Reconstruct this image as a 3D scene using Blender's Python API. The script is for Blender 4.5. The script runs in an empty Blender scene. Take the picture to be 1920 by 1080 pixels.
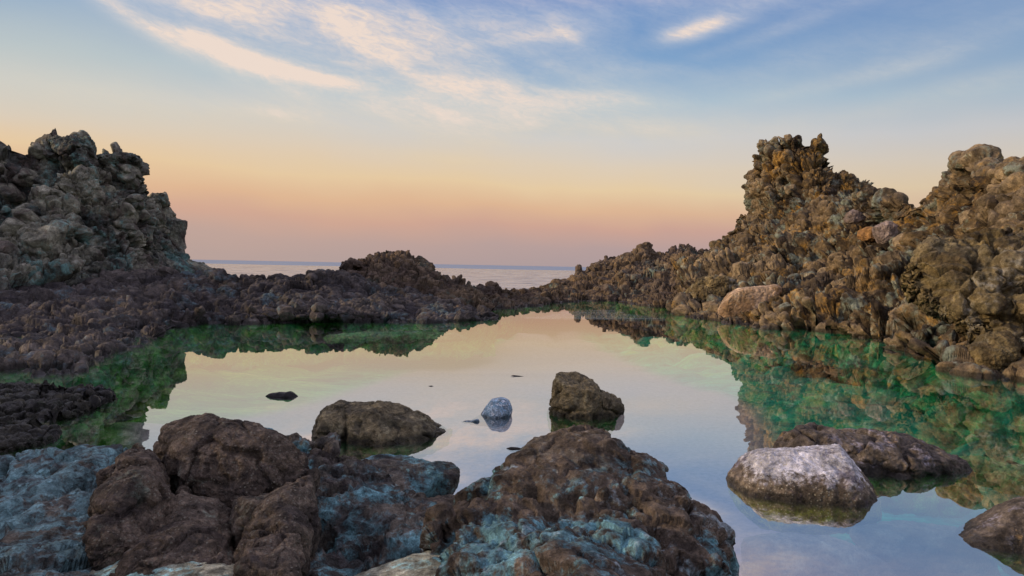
import bpy, math, random
import numpy as np
from mathutils import Matrix, Vector

S = bpy.context.scene
COL = S.collection
U = 1.5                      # camera height above the pool, metres: distances below are multiples of it
F = 1280.0                   # focal length in pixels of a 1920 wide picture

# ------------------------------------------------------------------ camera
cd = bpy.data.cameras.new('camera'); cam = bpy.data.objects.new('camera', cd); COL.objects.link(cam)
cd.sensor_width = 36.0; cd.lens = 24.0; cd.clip_start = 0.05; cd.clip_end = 60000
PITCH = math.atan(42.0 / F); ROLL = math.radians(1.1)
MC = Matrix.Translation((0, 0, U)) @ Matrix.Rotation(math.pi/2 - PITCH, 4, 'X') @ Matrix.Rotation(ROLL, 4, 'Z')
cam.matrix_world = MC
S.camera = cam
M3 = np.array(MC.to_3x3())

# ------------------------------------------------------------------ exposure
S.view_settings.view_transform = 'Standard'; S.view_settings.look = 'None'
S.view_settings.exposure = 0.0; S.view_settings.gamma = 1.0
S.cycles.max_bounces = 8; S.cycles.transparent_max_bounces = 12
S.cycles.glossy_bounces = 4; S.cycles.caustics_reflective = False; S.cycles.caustics_refractive = False
S.cycles.use_denoising = True

def lin(r, g, b, k=1.0):
    f = lambda c: (c/255/12.92 if c/255 <= .04045 else ((c/255+.055)/1.055)**2.4) * k
    return (f(r), f(g), f(b), 1.0)

# ------------------------------------------------------------------ node helper
class N:
    def __init__(s, tree): s.t = tree; s.t.nodes.clear()
    def new(s, typ, **kw):
        n = s.t.nodes.new(typ)
        for k, v in kw.items(): setattr(n, k, v)
        return n
    def link(s, a, b): s.t.links.new(a, b)
    def put(s, sock, v):
        if isinstance(v, bpy.types.NodeSocket): s.link(v, sock)
        elif v is not None: sock.default_value = v
    def m(s, op, a, b=None, c=None, clamp=False):
        n = s.new('ShaderNodeMath', operation=op, use_clamp=clamp)
        for i, v in enumerate((a, b, c)):
            if v is not None: s.put(n.inputs[i], v)
        return n.outputs[0]
    def vm(s, op, a, b=None):
        n = s.new('ShaderNodeVectorMath', operation=op)
        s.put(n.inputs[0], a)
        if b is not None: s.put(n.inputs[1], b)
        return n.outputs[0]
    def xyz(s, x, y, z):
        n = s.new('ShaderNodeCombineXYZ')
        for i, v in enumerate((x, y, z)): s.put(n.inputs[i], v)
        return n.outputs[0]
    def sep(s, v):
        n = s.new('ShaderNodeSeparateXYZ'); s.put(n.inputs[0], v); return n.outputs
    def mix(s, f, a, b, blend='MIX'):
        n = s.new('ShaderNodeMix', data_type='RGBA', blend_type=blend, clamp_factor=True)
        s.put(n.inputs[0], f); s.put(n.inputs[6], a); s.put(n.inputs[7], b)
        return n.outputs[2]
    def noise(s, vec, scale, detail=4, rough=.55, dist=0.0):
        n = s.new('ShaderNodeTexNoise'); s.put(n.inputs['Vector'], vec)
        n.inputs['Scale'].default_value = scale; n.inputs['Detail'].default_value = detail
        n.inputs['Roughness'].default_value = rough; n.inputs['Distortion'].default_value = dist
        return n.outputs['Fac']
    def rng(s, v, a, b, c=0.0, d=1.0, smooth=True):
        n = s.new('ShaderNodeMapRange', interpolation_type='SMOOTHSTEP' if smooth else 'LINEAR')
        s.put(n.inputs[0], v)
        for i, x in enumerate((a, b, c, d)): n.inputs[i+1].default_value = x
        return n.outputs[0]
    def ramp(s, fac, stops, interp='LINEAR'):
        n = s.new('ShaderNodeValToRGB'); n.color_ramp.interpolation = interp
        e = n.color_ramp.elements
        while len(e) < len(stops): e.new(0.5)
        for i, (p, c) in enumerate(stops): e[i].position = p; e[i].color = c
        s.put(n.inputs[0], fac); return n.outputs[0]

# ------------------------------------------------------------------ sky: dusk glow under thin cirrus
SUN_EL, SUN_AZ = 11.0, -98.0      # degrees; azimuth measured from the view direction, negative = left
w = bpy.data.worlds.new('World'); S.world = w; w.use_nodes = True
n = N(w.node_tree)
d = n.sep(n.new('ShaderNodeTexCoord').outputs['Generated'])
el = n.m('MULTIPLY', n.m('ARCSINE', d[2]), 57.2958)
az = n.m('MULTIPLY', n.m('ARCTAN2', d[0], d[1]), 57.2958)
dirv = n.xyz(n.m('DIVIDE', az, 10.0), n.m('DIVIDE', el, 10.0), 0.0)
wob = n.m('MULTIPLY', n.m('SUBTRACT', n.noise(n.vm('MULTIPLY', dirv, (.55, 1.2, 1)), 1.0, 3), .5), 3.0)
left = n.rng(az, 30, -40, 0, 1)
elw = n.m('ADD', n.m('ADD', el, wob), n.m('MULTIPLY', n.m('SUBTRACT', .5, left), 1.6))
t = n.m('DIVIDE', n.m('MAXIMUM', elw, 0.0), 60.0)
def st(e): return e / 60.0
base_c = n.ramp(t, [(0, lin(166,152,158)), (st(1.6), lin(176,154,156)), (st(3.4), lin(202,160,147)), (st(5.0), lin(221,180,147)),
                    (st(6.8), lin(230,204,165)), (st(8.8), lin(220,206,188)), (st(10.8), lin(205,205,206)),
                    (st(13.5), lin(168,191,208)), (st(16.5), lin(118,160,202)), (st(21.5), lin(76,130,192)), (st(34), lin(122,152,194)), (1.0, lin(150,166,196))])
warm = n.m('MULTIPLY', n.m('MULTIPLY', left, n.rng(el, 12, 6, 0, 1)), .26)
base_c = n.mix(warm, base_c, lin(234,188,143))
base_c = n.mix(n.m('MULTIPLY', n.m('MULTIPLY', n.rng(az, -12, -36, 0, 1), n.rng(el, 22, 12, 0, 1)), n.m('MULTIPLY', n.rng(el, 8, 12, 0, 1), .55)), base_c, lin(205,204,190))
dull = n.m('MULTIPLY', n.rng(az, 5, 40, 0, 1), .22)
base_c = n.mix(dull, base_c, lin(158,158,166))
# streaky fibre noise, drawn out along a slanting direction
ang = math.radians(-11)
def rotd(a):
    ca, sa = math.cos(a), math.sin(a); x = n.m('MULTIPLY', az, .1); y = n.m('MULTIPLY', el, .1)
    return (n.m('ADD', n.m('MULTIPLY', x, ca), n.m('MULTIPLY', y, sa)), n.m('ADD', n.m('MULTIPLY', x, -sa), n.m('MULTIPLY', y, ca)))
rx, ry = rotd(ang)
fib = n.noise(n.xyz(n.m('MULTIPLY', rx, .75), n.m('MULTIPLY', ry, 2.6), 2.3), 1.3, 9, .56, .55)
fib2 = n.noise(n.xyz(n.m('MULTIPLY', rx, .6), n.m('MULTIPLY', ry, 1.4), 7.7), 1.0, 6, .55, .4)
fine = n.noise(n.xyz(n.m('MULTIPLY', rx, 3.0), n.m('MULTIPLY', ry, 9.0), 4.1), 3.0, 6, .65, .8)
def ell(a0, e0, ra, re, rot=0.0, soft=1.0):
    r = math.radians(rot); x = n.m('SUBTRACT', az, a0); y = n.m('SUBTRACT', el, e0)
    X = n.m('DIVIDE', n.m('ADD', n.m('MULTIPLY', x, math.cos(r)), n.m('MULTIPLY', y, math.sin(r))), ra)
    Y = n.m('DIVIDE', n.m('ADD', n.m('MULTIPLY', x, -math.sin(r)), n.m('MULTIPLY', y, math.cos(r))), re)
    q = n.m('ADD', n.m('MULTIPLY', X, X), n.m('MULTIPLY', Y, Y))
    return n.m('POWER', 2.71828, n.m('MULTIPLY', q, -soft))
def pa(px, py):   # picture position -> azimuth, elevation of that part of the sky
    v = M3 @ np.array([(px-960)/F, -(py-540)/F, -1.0]); v /= np.linalg.norm(v)
    return math.degrees(math.atan2(v[0], v[1])), math.degrees(math.asin(v[2]))
CL = [ # px, py, half width deg, half height deg, tilt, strength
    (265, 42, 5.5, .7, -24, 1.0), (400, 92, 5.5, .8, -19, 1.3), (520, 128, 4.5, .6, -10, 1.5), (600, 146, 3.5, .4, -7, 1.0), (400, 40, 7, 2.0, -16, .55), (560, 75, 6, 2.3, -14, .6),
    (650, 95, 10, 3.0, -8, .8), (800, 60, 9, 2.4, -6, .35), (1000, 150, 9, 2.4, -6, .4), (760, 130, 6, 1.6, -8, .6), (620, 40, 8, 1.0, -6, .45),
    (870, 155, 3.0, .6, -3, .9), (720, 195, 8, 1.2, -4, .8), (900, 205, 7, 1.3, -5, .7),
    (1020, 190, 8.0, 1.0, -8, .6), (1300, 57, 2.6, .65, 9, 1.4), (1340, 40, 5, .9, 14, .4), (1200, 130, 4.5, .6, -4, .25), (860, 245, 14, 1.8, -3, .6),
    (520, 212, 3, .6, -4, .8), (1080, 105, 6, 2.4, -12, .4), (1070, 70, 1.6, .5, -30, .5), (350, 8, 5, .8, -6, .7), (700, 12, 7, 1.0, -5, .5), (1000, 40, 7, 1.2, 4, .35),
    (450, 60, 14, 4.5, -10, .24), (900, 110, 16, 4.5, -4, .26), (620, 230, 12, 2.0, -4, .35),
    (1130, 185, 5, .6, -6, .6), (1080, 140, 4, .5, -18, .5), (960, 75, 5, .5, 6, .5), (1180, 240, 8, .7, -3, .45), (600, 310, 8, .6, -3, .35), (1250, 320, 9, .6, -2, .3),
    (1450, 60, 6, .6, 14, .35), (1600, 150, 8, .6, 7, .35), (1750, 100, 7, .7, 10, .35),
    (850, 300, 7, .5, -4, .7), (920, 330, 6, .4, -3, .45), (1500, 110, 12, 1.6, 10, .3), (1780, 170, 6, 1.0, 8, .4), (1800, 60, 7, 1.2, 12, .3), (1350, 235, 12, 1.2, -2, .35),
    (60, 175, 11, 1.3, -3, .5), (330, 190, 8, .9, -3, .4)]
cs = None
for (px, py, ra, re, rot, k) in CL:
    a0, e0 = pa(px, py)
    q = n.m('MULTIPLY', ell(a0, e0, ra, re, rot), k)
    cs = q if cs is None else n.m('ADD', cs, q)
# high cirrus above the picture, seen mirrored in the pool, and loosely everywhere else
high = n.m('MULTIPLY', n.rng(el, 17, 24, 0, 1), 1.25)
cs = n.m('ADD', cs, high)
cs = n.m('MULTIPLY', cs, n.rng(el, 3, 9, 0, 1))
dens = n.m('MULTIPLY', cs, n.m('ADD', n.rng(fib, .25, .72, .42, 1.12), n.m('MULTIPLY', n.rng(fib2, .35, .7, 0, 1), .35)))
dens = n.m('MULTIPLY', dens, n.rng(fine, .2, .75, .78, 1.15))
dens = n.m('MULTIPLY', dens, .52, clamp=True)
cc = n.ramp(n.m('DIVIDE', n.m('MAXIMUM', el, 0.0), 40.0), [(0, lin(222,178,142)), (.2, lin(228,204,166)), (.33, lin(222,216,204)), (.5, lin(212,212,220)), (.62, lin(230,200,216)), (1, lin(190,178,214))])
brt = n.mix(n.rng(dens, .35, 1.1, 0, 1), cc, lin(240,220,206))
skyc = n.mix(dens, base_c, brt)
# below the horizon: dim sea colour
skyc = n.mix(n.rng(el, 0.0, -3.0, 0, 1), skyc, lin(95,100,110))
nish = n.new('ShaderNodeTexSky', sky_type='NISHITA'); nish.sun_disc = False
nish.sun_elevation = math.radians(SUN_EL); nish.sun_rotation = math.radians(SUN_AZ)
bg1 = n.new('ShaderNodeBackground'); n.put(bg1.inputs[0], skyc); bg1.inputs[1].default_value = .97
bg2 = n.new('ShaderNodeBackground'); n.put(bg2.inputs[0], nish.outputs[0]); bg2.inputs[1].default_value = .005
ad = n.new('ShaderNodeAddShader'); n.link(bg1.outputs[0], ad.inputs[0]); n.link(bg2.outputs[0], ad.inputs[1])
n.link(ad.outputs[0], n.new('ShaderNodeOutputWorld').inputs[0])

# afterglow of the low sun, from the left and behind the camera
sl = bpy.data.lights.new('sun', 'SUN'); so = bpy.data.objects.new('sun', sl); COL.objects.link(so)
sl.energy = 2.9; sl.angle = math.radians(8); sl.color = (1.0, .74, .46)
e_, a_ = math.radians(SUN_EL + 6), math.radians(SUN_AZ)
sd = Vector((math.sin(a_)*math.cos(e_), math.cos(a_)*math.cos(e_), math.sin(e_)))
so.rotation_euler = sd.to_track_quat('Z', 'Y').to_euler()

# ------------------------------------------------------------------ numpy noise
def hsh(ix, iy, iz, seed):
    h = (ix.astype(np.uint32)*np.uint32(374761393)) ^ (iy.astype(np.uint32)*np.uint32(668265263)) ^ (iz.astype(np.uint32)*np.uint32(2147483647-1274126177)) ^ np.uint32((seed*974711) & 0xffffffff)
    h = (h ^ (h >> np.uint32(13))) * np.uint32(1274126177)
    h = (h ^ (h >> np.uint32(16))) * np.uint32(2246822519)
    return h ^ (h >> np.uint32(15))
def u01(h): return (h & np.uint32(0xffffff)).astype(np.float32) / np.float32(16777216.0)
def vnoise(p, seed=0):
    i = np.floor(p).astype(np.int64); f = (p - i).astype(np.float32); s = f*f*f*(f*(f*6-15)+10)
    out = 0
    for dx in (0, 1):
        wx = s[:, 0] if dx else 1-s[:, 0]
        for dy in (0, 1):
            wy = s[:, 1] if dy else 1-s[:, 1]
            for dz in (0, 1):
                wz = s[:, 2] if dz else 1-s[:, 2]
                h = hsh(i[:, 0]+dx, i[:, 1]+dy, i[:, 2]+dz, seed)
                gx = u01(h)*2-1; gy = u01(h*np.uint32(747796405))*2-1; gz = u01(h*np.uint32(2891336453))*2-1
                out = out + wx*wy*wz*(gx*(f[:, 0]-dx)+gy*(f[:, 1]-dy)+gz*(f[:, 2]-dz))
    return out * 1.5
def fbm(p, octv=4, seed=0, rough=.5):
    a, o, t_ = 1.0, 0, 0
    for k in range(octv):
        o = o + a*vnoise(p*(2.03**k)+k*17.3, seed+k*7); t_ += a; a *= rough
    return o / t_
def worley(p, seed=0, jit=.9):
    i = np.floor(p).astype(np.int64); N_ = len(p)
    f1 = np.full(N_, 9.0, np.float32); f2 = f1.copy(); idn = np.zeros(N_, np.float32)
    for dx in (-1, 0, 1):
        for dy in (-1, 0, 1):
            for dz in (-1, 0, 1):
                c0, c1, c2 = i[:, 0]+dx, i[:, 1]+dy, i[:, 2]+dz
                h = hsh(c0, c1, c2, seed)
                x = c0 + .5 + (u01(h)-.5)*jit - p[:, 0]
                y = c1 + .5 + (u01(h*np.uint32(747796405))-.5)*jit - p[:, 1]
                z = c2 + .5 + (u01(h*np.uint32(2891336453))-.5)*jit - p[:, 2]
                dd = np.sqrt(x*x+y*y+z*z).astype(np.float32)
                r = u01(h*np.uint32(277803737))
                near = dd < f1
                f2 = np.where(near, f1, np.minimum(f2, dd))
                idn = np.where(near, r, idn); f1 = np.where(near, dd, f1)
    return f1, f2, idn
def pillow(p, scale, amp, seed, warp=.25, sq=(1, 1, 1), edge=.55, var=.9):
    """rounded stones packed together: domes with clefts between, each stone standing out by its own amount"""
    q = p / scale * np.array(sq)
    q = q + warp*np.stack([fbm(q*1.1+k*31.7, 3, seed+k) for k in range(3)], 1)
    f1, f2, r = worley(q, seed)
    e = np.clip((f2-f1)/edge, 0, 1); dome = 1-(1-e)**2.4
    return amp*(dome*(1-var*.5+r*var) - .62), r

# ------------------------------------------------------------------ materials
def rock_mat(name, c1, c2, c3, patch=None, pamt=.5, pscale=1.2, patch2=None, p2amt=.6, bscale=14.0, bump=.02, wet=.05, algae=(.02, .26, .08, 1), algae2=(.10, .40, .06, 1), speck=None, stone=.55, rough=.86, topz=None):
    mt = bpy.data.materials.new(name); mt.use_nodes = True; n = N(mt.node_tree)
    pos = n.new('ShaderNodeNewGeometry').outputs['Position']; z = n.sep(pos)[2]
    at = n.new('ShaderNodeAttribute', attribute_name='stone'); sr = n.sep(at.outputs['Color'])
    big = n.noise(pos, .55, 5, .6, .6); mid = n.noise(pos, pscale*2.1, 6, .62, .5); fn = n.noise(pos, bscale, 8, .68)
    vf = n.noise(pos, bscale*5.5, 4, .7)
    c = n.mix(n.rng(mid, .41, .59), c1, c2)
    c = n.mix(n.m('MULTIPLY', n.rng(sr[0], .35, .95), stone), c, c3)
    c = n.mix(n.m('MULTIPLY', n.rng(sr[1], .0, .5, 1, 0), .30), c, tuple(x*.45 for x in c1[:3])+(1,))
    if patch:
        pm = n.m('ADD', n.noise(pos, pscale, 7, .68, .9), n.m('MULTIPLY', n.m('SUBTRACT', fn, .5), .45))
        lo = .70 - pamt*.42
        c = n.mix(n.m('MULTIPLY', n.rng(pm, lo, lo+.13), .85), c, patch)
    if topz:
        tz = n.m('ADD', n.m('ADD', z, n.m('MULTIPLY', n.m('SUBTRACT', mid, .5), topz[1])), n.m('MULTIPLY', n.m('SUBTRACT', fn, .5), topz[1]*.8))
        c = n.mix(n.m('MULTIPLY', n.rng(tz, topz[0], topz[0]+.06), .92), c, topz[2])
    if patch2:
        pm = n.m('ADD', n.noise(n.vm('ADD', pos, (7.3, 1.1, 3.2)), pscale*1.7, 7, .68, .9), n.m('MULTIPLY', n.m('SUBTRACT', fn, .5), .4))
        lo = .70 - p2amt*.42
        c = n.mix(n.m('MULTIPLY', n.rng(pm, lo, lo+.12), .8), c, patch2)
    g = n.m('MULTIPLY', n.rng(fn, .3, .70, .34, 1.75, False), n.rng(vf, .3, .7, .62, 1.42, False))
    md = n.noise(n.vm('ADD', pos, (3.1, 8.2, 5.5)), bscale*.28, 7, .66, .4)
    g = n.m('MULTIPLY', g, n.rng(md, .33, .68, .42, 1.62, False))
    c = n.mix(1.0, c, n.xyz(g, g, g), 'MULTIPLY')
    if speck:
        vo = n.new('ShaderNodeTexVoronoi'); n.put(vo.inputs['Vector'], pos); vo.inputs['Scale'].default_value = bscale*1.9
        c = n.mix(n.m('MULTIPLY', n.rng(vo.outputs['Distance'], .30, .16), n.rng(mid, .4, .55)), c, speck)
    wz = n.m('ADD', z, n.m('MULTIPLY', n.m('SUBTRACT', mid, .5), .10))
    wetf = n.rng(wz, wet+.035, wet, 0, 1)
    c = n.mix(wetf, c, n.mix(1.0, c, (.36, .37, .36, 1), 'MULTIPLY'))
    al = n.mix(n.rng(n.noise(pos, 1.5, 6, .65, .8), .40, .60), algae, algae2)
    al = n.mix(1.0, al, n.xyz(g, g, g), 'MULTIPLY')
    c = n.mix(n.rng(z, .0, -.07, 0, 1), c, al)
    b = n.new('ShaderNodeBsdfPrincipled'); n.put(b.inputs['Base Color'], c)
    n.put(b.inputs['Roughness'], n.m('SUBTRACT', rough, n.m('MULTIPLY', wetf, .45)))
    b.inputs['Specular IOR Level'].default_value = .32
    vo = n.new('ShaderNodeTexVoronoi'); n.put(vo.inputs['Vector'], n.vm('ADD', pos, n.vm('MULTIPLY', n.xyz(mid, fn, mid), (.3, .3, .3)))); vo.inputs['Scale'].default_value = bscale*.75
    hgt = n.m('ADD', n.m('ADD', fn, n.m('MULTIPLY', vf, .35)), n.m('MULTIPLY', n.rng(vo.outputs['Distance'], 0, .7, 0, 1), .5))
    bp = n.new('ShaderNodeBump'); bp.inputs['Strength'].default_value = 1.0; bp.inputs['Distance'].default_value = bump
    n.put(bp.inputs['Height'], hgt); n.link(bp.outputs[0], b.inputs['Normal'])
    n.link(b.outputs[0], n.new('ShaderNodeOutputMaterial').inputs[0])
    return mt

M = {}
M['left'] = rock_mat('crag_stone_grey', (0.075,0.081,0.077,1), (0.176,0.180,0.145,1), (0.405,0.387,0.290,1), (0.114,0.238,0.229,1), .44, .6, (0.075,0.055,0.048,1), .50, 7, .05)
M['shore'] = rock_mat('shore_cobble', (0.053,0.048,0.049,1), (0.085,0.073,0.068,1), (0.162,0.140,0.115,1), (0.072,0.119,0.140,1), .36, .7, (0.030,0.027,0.031,1), .45, 8, .035, stone=.45)
M['mound'] = rock_mat('mound_lava', (0.077,0.056,0.045,1), (0.108,0.079,0.056,1), (0.180,0.131,0.077,1), (0.063,0.081,0.068,1), .36, .5, None, .3, 8, .035, stone=.55)
M['ridge'] = rock_mat('ridge_lava', (0.093,0.068,0.053,1), (0.128,0.098,0.068,1), (0.212,0.145,0.072,1), (0.111,0.162,0.136,1), .34, .35, (0.043,0.030,0.024,1), .35, 6, .05, stone=.55)
M['right'] = rock_mat('crag_stone_ochre', (0.048,0.035,0.024,1), (0.146,0.103,0.052,1), (0.340,0.265,0.167,1), (0.261,0.150,0.031,1), .42, .40, (0.158,0.198,0.170,1), .42, 7, .05, algae=(.003,.26,.16,1), algae2=(.03,.50,.20,1))
M['brown'] = rock_mat('fore_brown', (.095,.074,.060,1), (.185,.142,.105,1), (.20,.17,.13,1), (.17,.20,.16,1), .30, 3.2, (.050,.040,.038,1), .42, 26, .026, speck=(0.285,0.264,0.211,1), wet=.03, stone=.2)
M['teal'] = rock_mat('fore_teal', (.095,.095,.09,1), (.20,.175,.14,1), (.18,.16,.13,1), (.17,.385,.44,1), .56, 2.3, (.055,.045,.045,1), .5, 18, .034, wet=.03, stone=.2)
M['slab'] = rock_mat('lichen_slab', (.095,.095,.09,1), (.20,.175,.14,1), (.18,.16,.13,1), (.21,.39,.43,1), .66, 2.3, (.055,.045,.045,1), .5, 18, .034, wet=.03, stone=.2)
M['pale'] = rock_mat('fore_pale', (0.325,0.325,0.237,1), (0.475,0.463,0.338,1), (0.375,0.375,0.275,1), (0.275,0.525,0.525,1), .50, 1.8, (0.138,0.112,0.075,1), .4, 26, .014, wet=.03, stone=.2)
M['centre'] = rock_mat('fore_centre', (.085,.066,.053,1), (.165,.127,.092,1), (.12,.1,.08,1), (.16,.37,.43,1), .53, 1.9, (.30,.38,.42,1), .30, 18, .030, topz=(.50,.16,(.14,.108,.078,1)), wet=.03, stone=.2)
M['stand'] = rock_mat('standing_rock', (0.140,0.121,0.077,1), (0.248,0.205,0.119,1), (0.162,0.130,0.086,1), (0.259,0.238,0.151,1), .33, 2.6, (0.054,0.049,0.036,1), .45, 20, .028, wet=.03, stone=.2)
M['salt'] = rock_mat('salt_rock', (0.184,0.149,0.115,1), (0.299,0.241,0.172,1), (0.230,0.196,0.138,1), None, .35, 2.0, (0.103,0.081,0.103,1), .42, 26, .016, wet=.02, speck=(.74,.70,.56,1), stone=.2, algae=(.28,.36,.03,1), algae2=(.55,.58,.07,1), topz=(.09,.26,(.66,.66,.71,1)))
M['purple'] = rock_mat('long_rock', (.105,.088,.076,1), (.175,.145,.115,1), (.19,.17,.15,1), (0.290,0.279,0.342,1), .38, 2.2, (0.196,0.124,0.041,1), .36, 24, .016, wet=.03, stone=.2)
M['blue'] = rock_mat('blue_stone', (.20,.34,.47,1), (.36,.48,.60,1), (.4,.5,.6,1), (.8,.84,.9,1), .40, 9, None, .3, 60, .005, wet=.0, stone=.2, algae=(.03,.06,.1,1), algae2=(.05,.09,.14,1))
M['dark'] = rock_mat('dark_low_rock', (0.051,0.047,0.041,1), (0.084,0.076,0.051,1), (0.068,0.068,0.068,1), (0.101,0.112,0.146,1), .30, 2.0, (0.034,0.045,0.022,1), .4, 18, .02, wet=.09, stone=.2)
M['black'] = rock_mat('black_stone', (.02,.018,.018,1), (.035,.03,.03,1), (.03,.03,.03,1), None, 0, 6, None, 0, 60, .004, wet=.1, stone=.2)
M['tan'] = rock_mat('tan_slab', (.50,.36,.24,1), (.62,.47,.33,1), (.4,.3,.2,1), (.17,.10,.045,1), .55, .8, None, .3, 12, .02, wet=.1, stone=.2)
M['orange'] = rock_mat('orange_stone', (.22,.12,.05,1), (.31,.17,.06,1), (.3,.2,.1,1), (.14,.08,.03,1), .3, 2, None, .3, 12, .02, stone=.2)
M['bulge'] = rock_mat('bulge_stone', (.15,.12,.06,1), (.23,.175,.08,1), (.22,.2,.15,1), (.27,.26,.22,1), .38, .8, (.07,.05,.025,1), .5, 11, .045, stone=.3)
M['pink'] = rock_mat('pink_stone', (.17,.135,.125,1), (.25,.20,.18,1), (.3,.27,.25,1), (.13,.10,.07,1), .3, 1.0, None, .3, 10, .03, stone=.2)
M['under'] = rock_mat('sunk_slab', (.1,.2,.1,1), (.1,.2,.1,1), (.1,.2,.1,1), None, 0, 2, None, 0, 9, .02, algae=(.09,.36,.13,1), algae2=(.20,.46,.18,1))
M['sunk'] = rock_mat('sunk_boulder', (.2,.2,.2,1), (.2,.2,.2,1), (.2,.2,.2,1), None, 0, 2, None, 0, 9, .02, algae=(.10,.14,.12,1), algae2=(.30,.32,.25,1))

# ------------------------------------------------------------------ geometry helpers
def P(px, py, D):
    """world point seen at a photo position, D camera heights ahead"""
    v = M3 @ np.array([(px-960)/F, -(py-540)/F, -1.0]); v = v / v[1] * (D*U)
    return np.array([v[0], v[1], v[2]+U])
def Wt(px, py):
    v = M3 @ np.array([(px-960)/F, -(py-540)/F, -1.0]); return np.array([v[0], v[1], v[2]])*(U/-v[2]) + np.array([0, 0, U])

def tag(o, label=None, cat=None, group=None, kind=None):
    if label: o['label'] = label
    if cat: o['category'] = cat
    if group: o['group'] = group
    if kind: o['kind'] = kind
    return o
def blur(a, r):
    """separable moving average of a (rows, cols, 3) field, used to steady the directions rock is pushed in"""
    for ax in (0, 1):
        for _ in range(2):
            p = np.concatenate([np.repeat(np.take(a, [0], ax), r+1, ax), a, np.repeat(np.take(a, [-1], ax), r, ax)], ax)
            c = np.cumsum(p, ax); n_ = a.shape[ax]
            hi_ = np.take(c, np.arange(2*r+1, 2*r+1+n_), ax); lo_ = np.take(c, np.arange(0, n_), ax); a = (hi_-lo_)/(2*r+1)
    return a
def mesh_obj(name, verts, faces, mat, passes, parent=None, grid=None, br=5):
    me = bpy.data.meshes.new(name)
    me.vertices.add(len(verts)); me.vertices.foreach_set('co', np.asarray(verts, np.float32).ravel())
    faces = np.asarray(faces, np.int32); k = faces.shape[1]
    me.loops.add(faces.size); me.loops.foreach_set('vertex_index', faces.ravel())
    me.polygons.add(len(faces)); me.polygons.foreach_set('loop_start', np.arange(0, faces.size, k, dtype=np.int32))
    me.update(calc_edges=True)
    co = np.array(verts, np.float32); ids = np.zeros((2, len(co)), np.float32)+.5
    for fn in passes:
        nr = np.empty(len(co)*3, np.float32); me.vertex_normals.foreach_get('vector', nr); nr = nr.reshape(-1, 3)
        if grid:
            k_ = grid[0]*grid[1]; g = blur(nr[:k_].reshape(grid[1], grid[0], 3).astype(np.float64), br).reshape(-1, 3); nr[:k_] = g/(np.linalg.norm(g, axis=1, keepdims=True)+1e-9)
        co, ids = fn(co, nr, ids)
        me.vertices.foreach_set('co', co.astype(np.float32).ravel()); me.update()
    a = me.attributes.new('stone', 'FLOAT_COLOR', 'POINT')
    cc = np.ones((len(co), 4), np.float32); cc[:, 0] = ids[0]; cc[:, 1] = ids[1]
    a.data.foreach_set('color', cc.ravel())
    me.polygons.foreach_set('use_smooth', np.ones(len(faces), bool))
    me.materials.append(mat)
    o = bpy.data.objects.new(name, me); COL.objects.link(o)
    if parent: o.parent = parent
    return o

def disp_noise(scale, amp, seed=0, octv=5, rough=.5, sq=(1, 1, 1), ridge=False):
    def f(co, nr, ids):
        v = fbm(co/scale*np.array(sq), octv, seed, rough)
        if ridge: v = (1-np.abs(v)*2.6) - .55
        return co + nr*(v*amp)[:, None], ids
    return f
def disp_pillow(layers, seed=0, mod=0.0, bed=None):
    """layers: (scale, amp, warp, squash, edge)"""
    def f(co, nr, ids):
        t_ = 0; rr = []
        for k, (sc, am, wp, sq, ed) in enumerate(layers):
            v, r = pillow(co, sc, am, seed+k*13, wp, sq, ed)
            if mod:
                g = np.clip(fbm(co/(sc*3.5)+k*5, 3, seed+3)*2.2+.5, 0, 1); v = v*(1-mod+mod*1.5*g)
            if bed and k == 0:
                v2, r2 = pillow(co, bed[0], bed[1], seed+77, .35, bed[2], .4); b = np.clip((bed[3]-co[:, 2]+fbm(co/2, 3, 5)*1.2)/.8, 0, 1)
                v = v*(1-b)+v2*b; r = np.where(b > .5, r2, r)
            t_ = t_ + v; rr.append(r)
        ids2 = np.stack([rr[0], rr[-1]])
        return co + nr*np.asarray(t_)[:, None], ids2
    return f

def facet(p, scale, amp, tilt, seed, warp=.3, sq=(1, 1, 1)):
    """angular blocks: every cell of broken rock has its own step and its own tilted face"""
    q = p/scale*np.array(sq); q = q + warp*np.stack([fbm(q*1.3+k*31.7, 3, seed+k) for k in range(3)], 1)
    i = np.floor(q).astype(np.int64); best = np.full(len(q), 9.0, np.float32); val = np.zeros(len(q), np.float32); rid = val.copy(); f2 = best.copy()
    for dx in (-1, 0, 1):
        for dy in (-1, 0, 1):
            for dz in (-1, 0, 1):
                h = hsh(i[:, 0]+dx, i[:, 1]+dy, i[:, 2]+dz, seed)
                r0, r1_, r2_ = u01(h), u01(h*np.uint32(747796405)), u01(h*np.uint32(2891336453))
                x = i[:, 0]+dx+.5+(r0-.5)*.95-q[:, 0]; y = i[:, 1]+dy+.5+(r1_-.5)*.95-q[:, 1]; z = i[:, 2]+dz+.5+(r2_-.5)*.95-q[:, 2]
                dd = np.sqrt(x*x+y*y+z*z).astype(np.float32); k = dd < best; r3 = u01(h*np.uint32(277803737)); r4 = u01(h*np.uint32(1664525)); r5 = u01(h*np.uint32(22695477))
                v = (r3-.5)*amp + tilt*((r4-.5)*x + (r5-.5)*y + (r0-.5)*z)*2
                f2 = np.where(k, best, np.minimum(f2, dd)); val = np.where(k, v, val); rid = np.where(k, r3, rid); best = np.where(k, dd, best)
    crack = np.exp(-((f2-best)/.08)**2)
    return val - crack*amp*.45, rid
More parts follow.
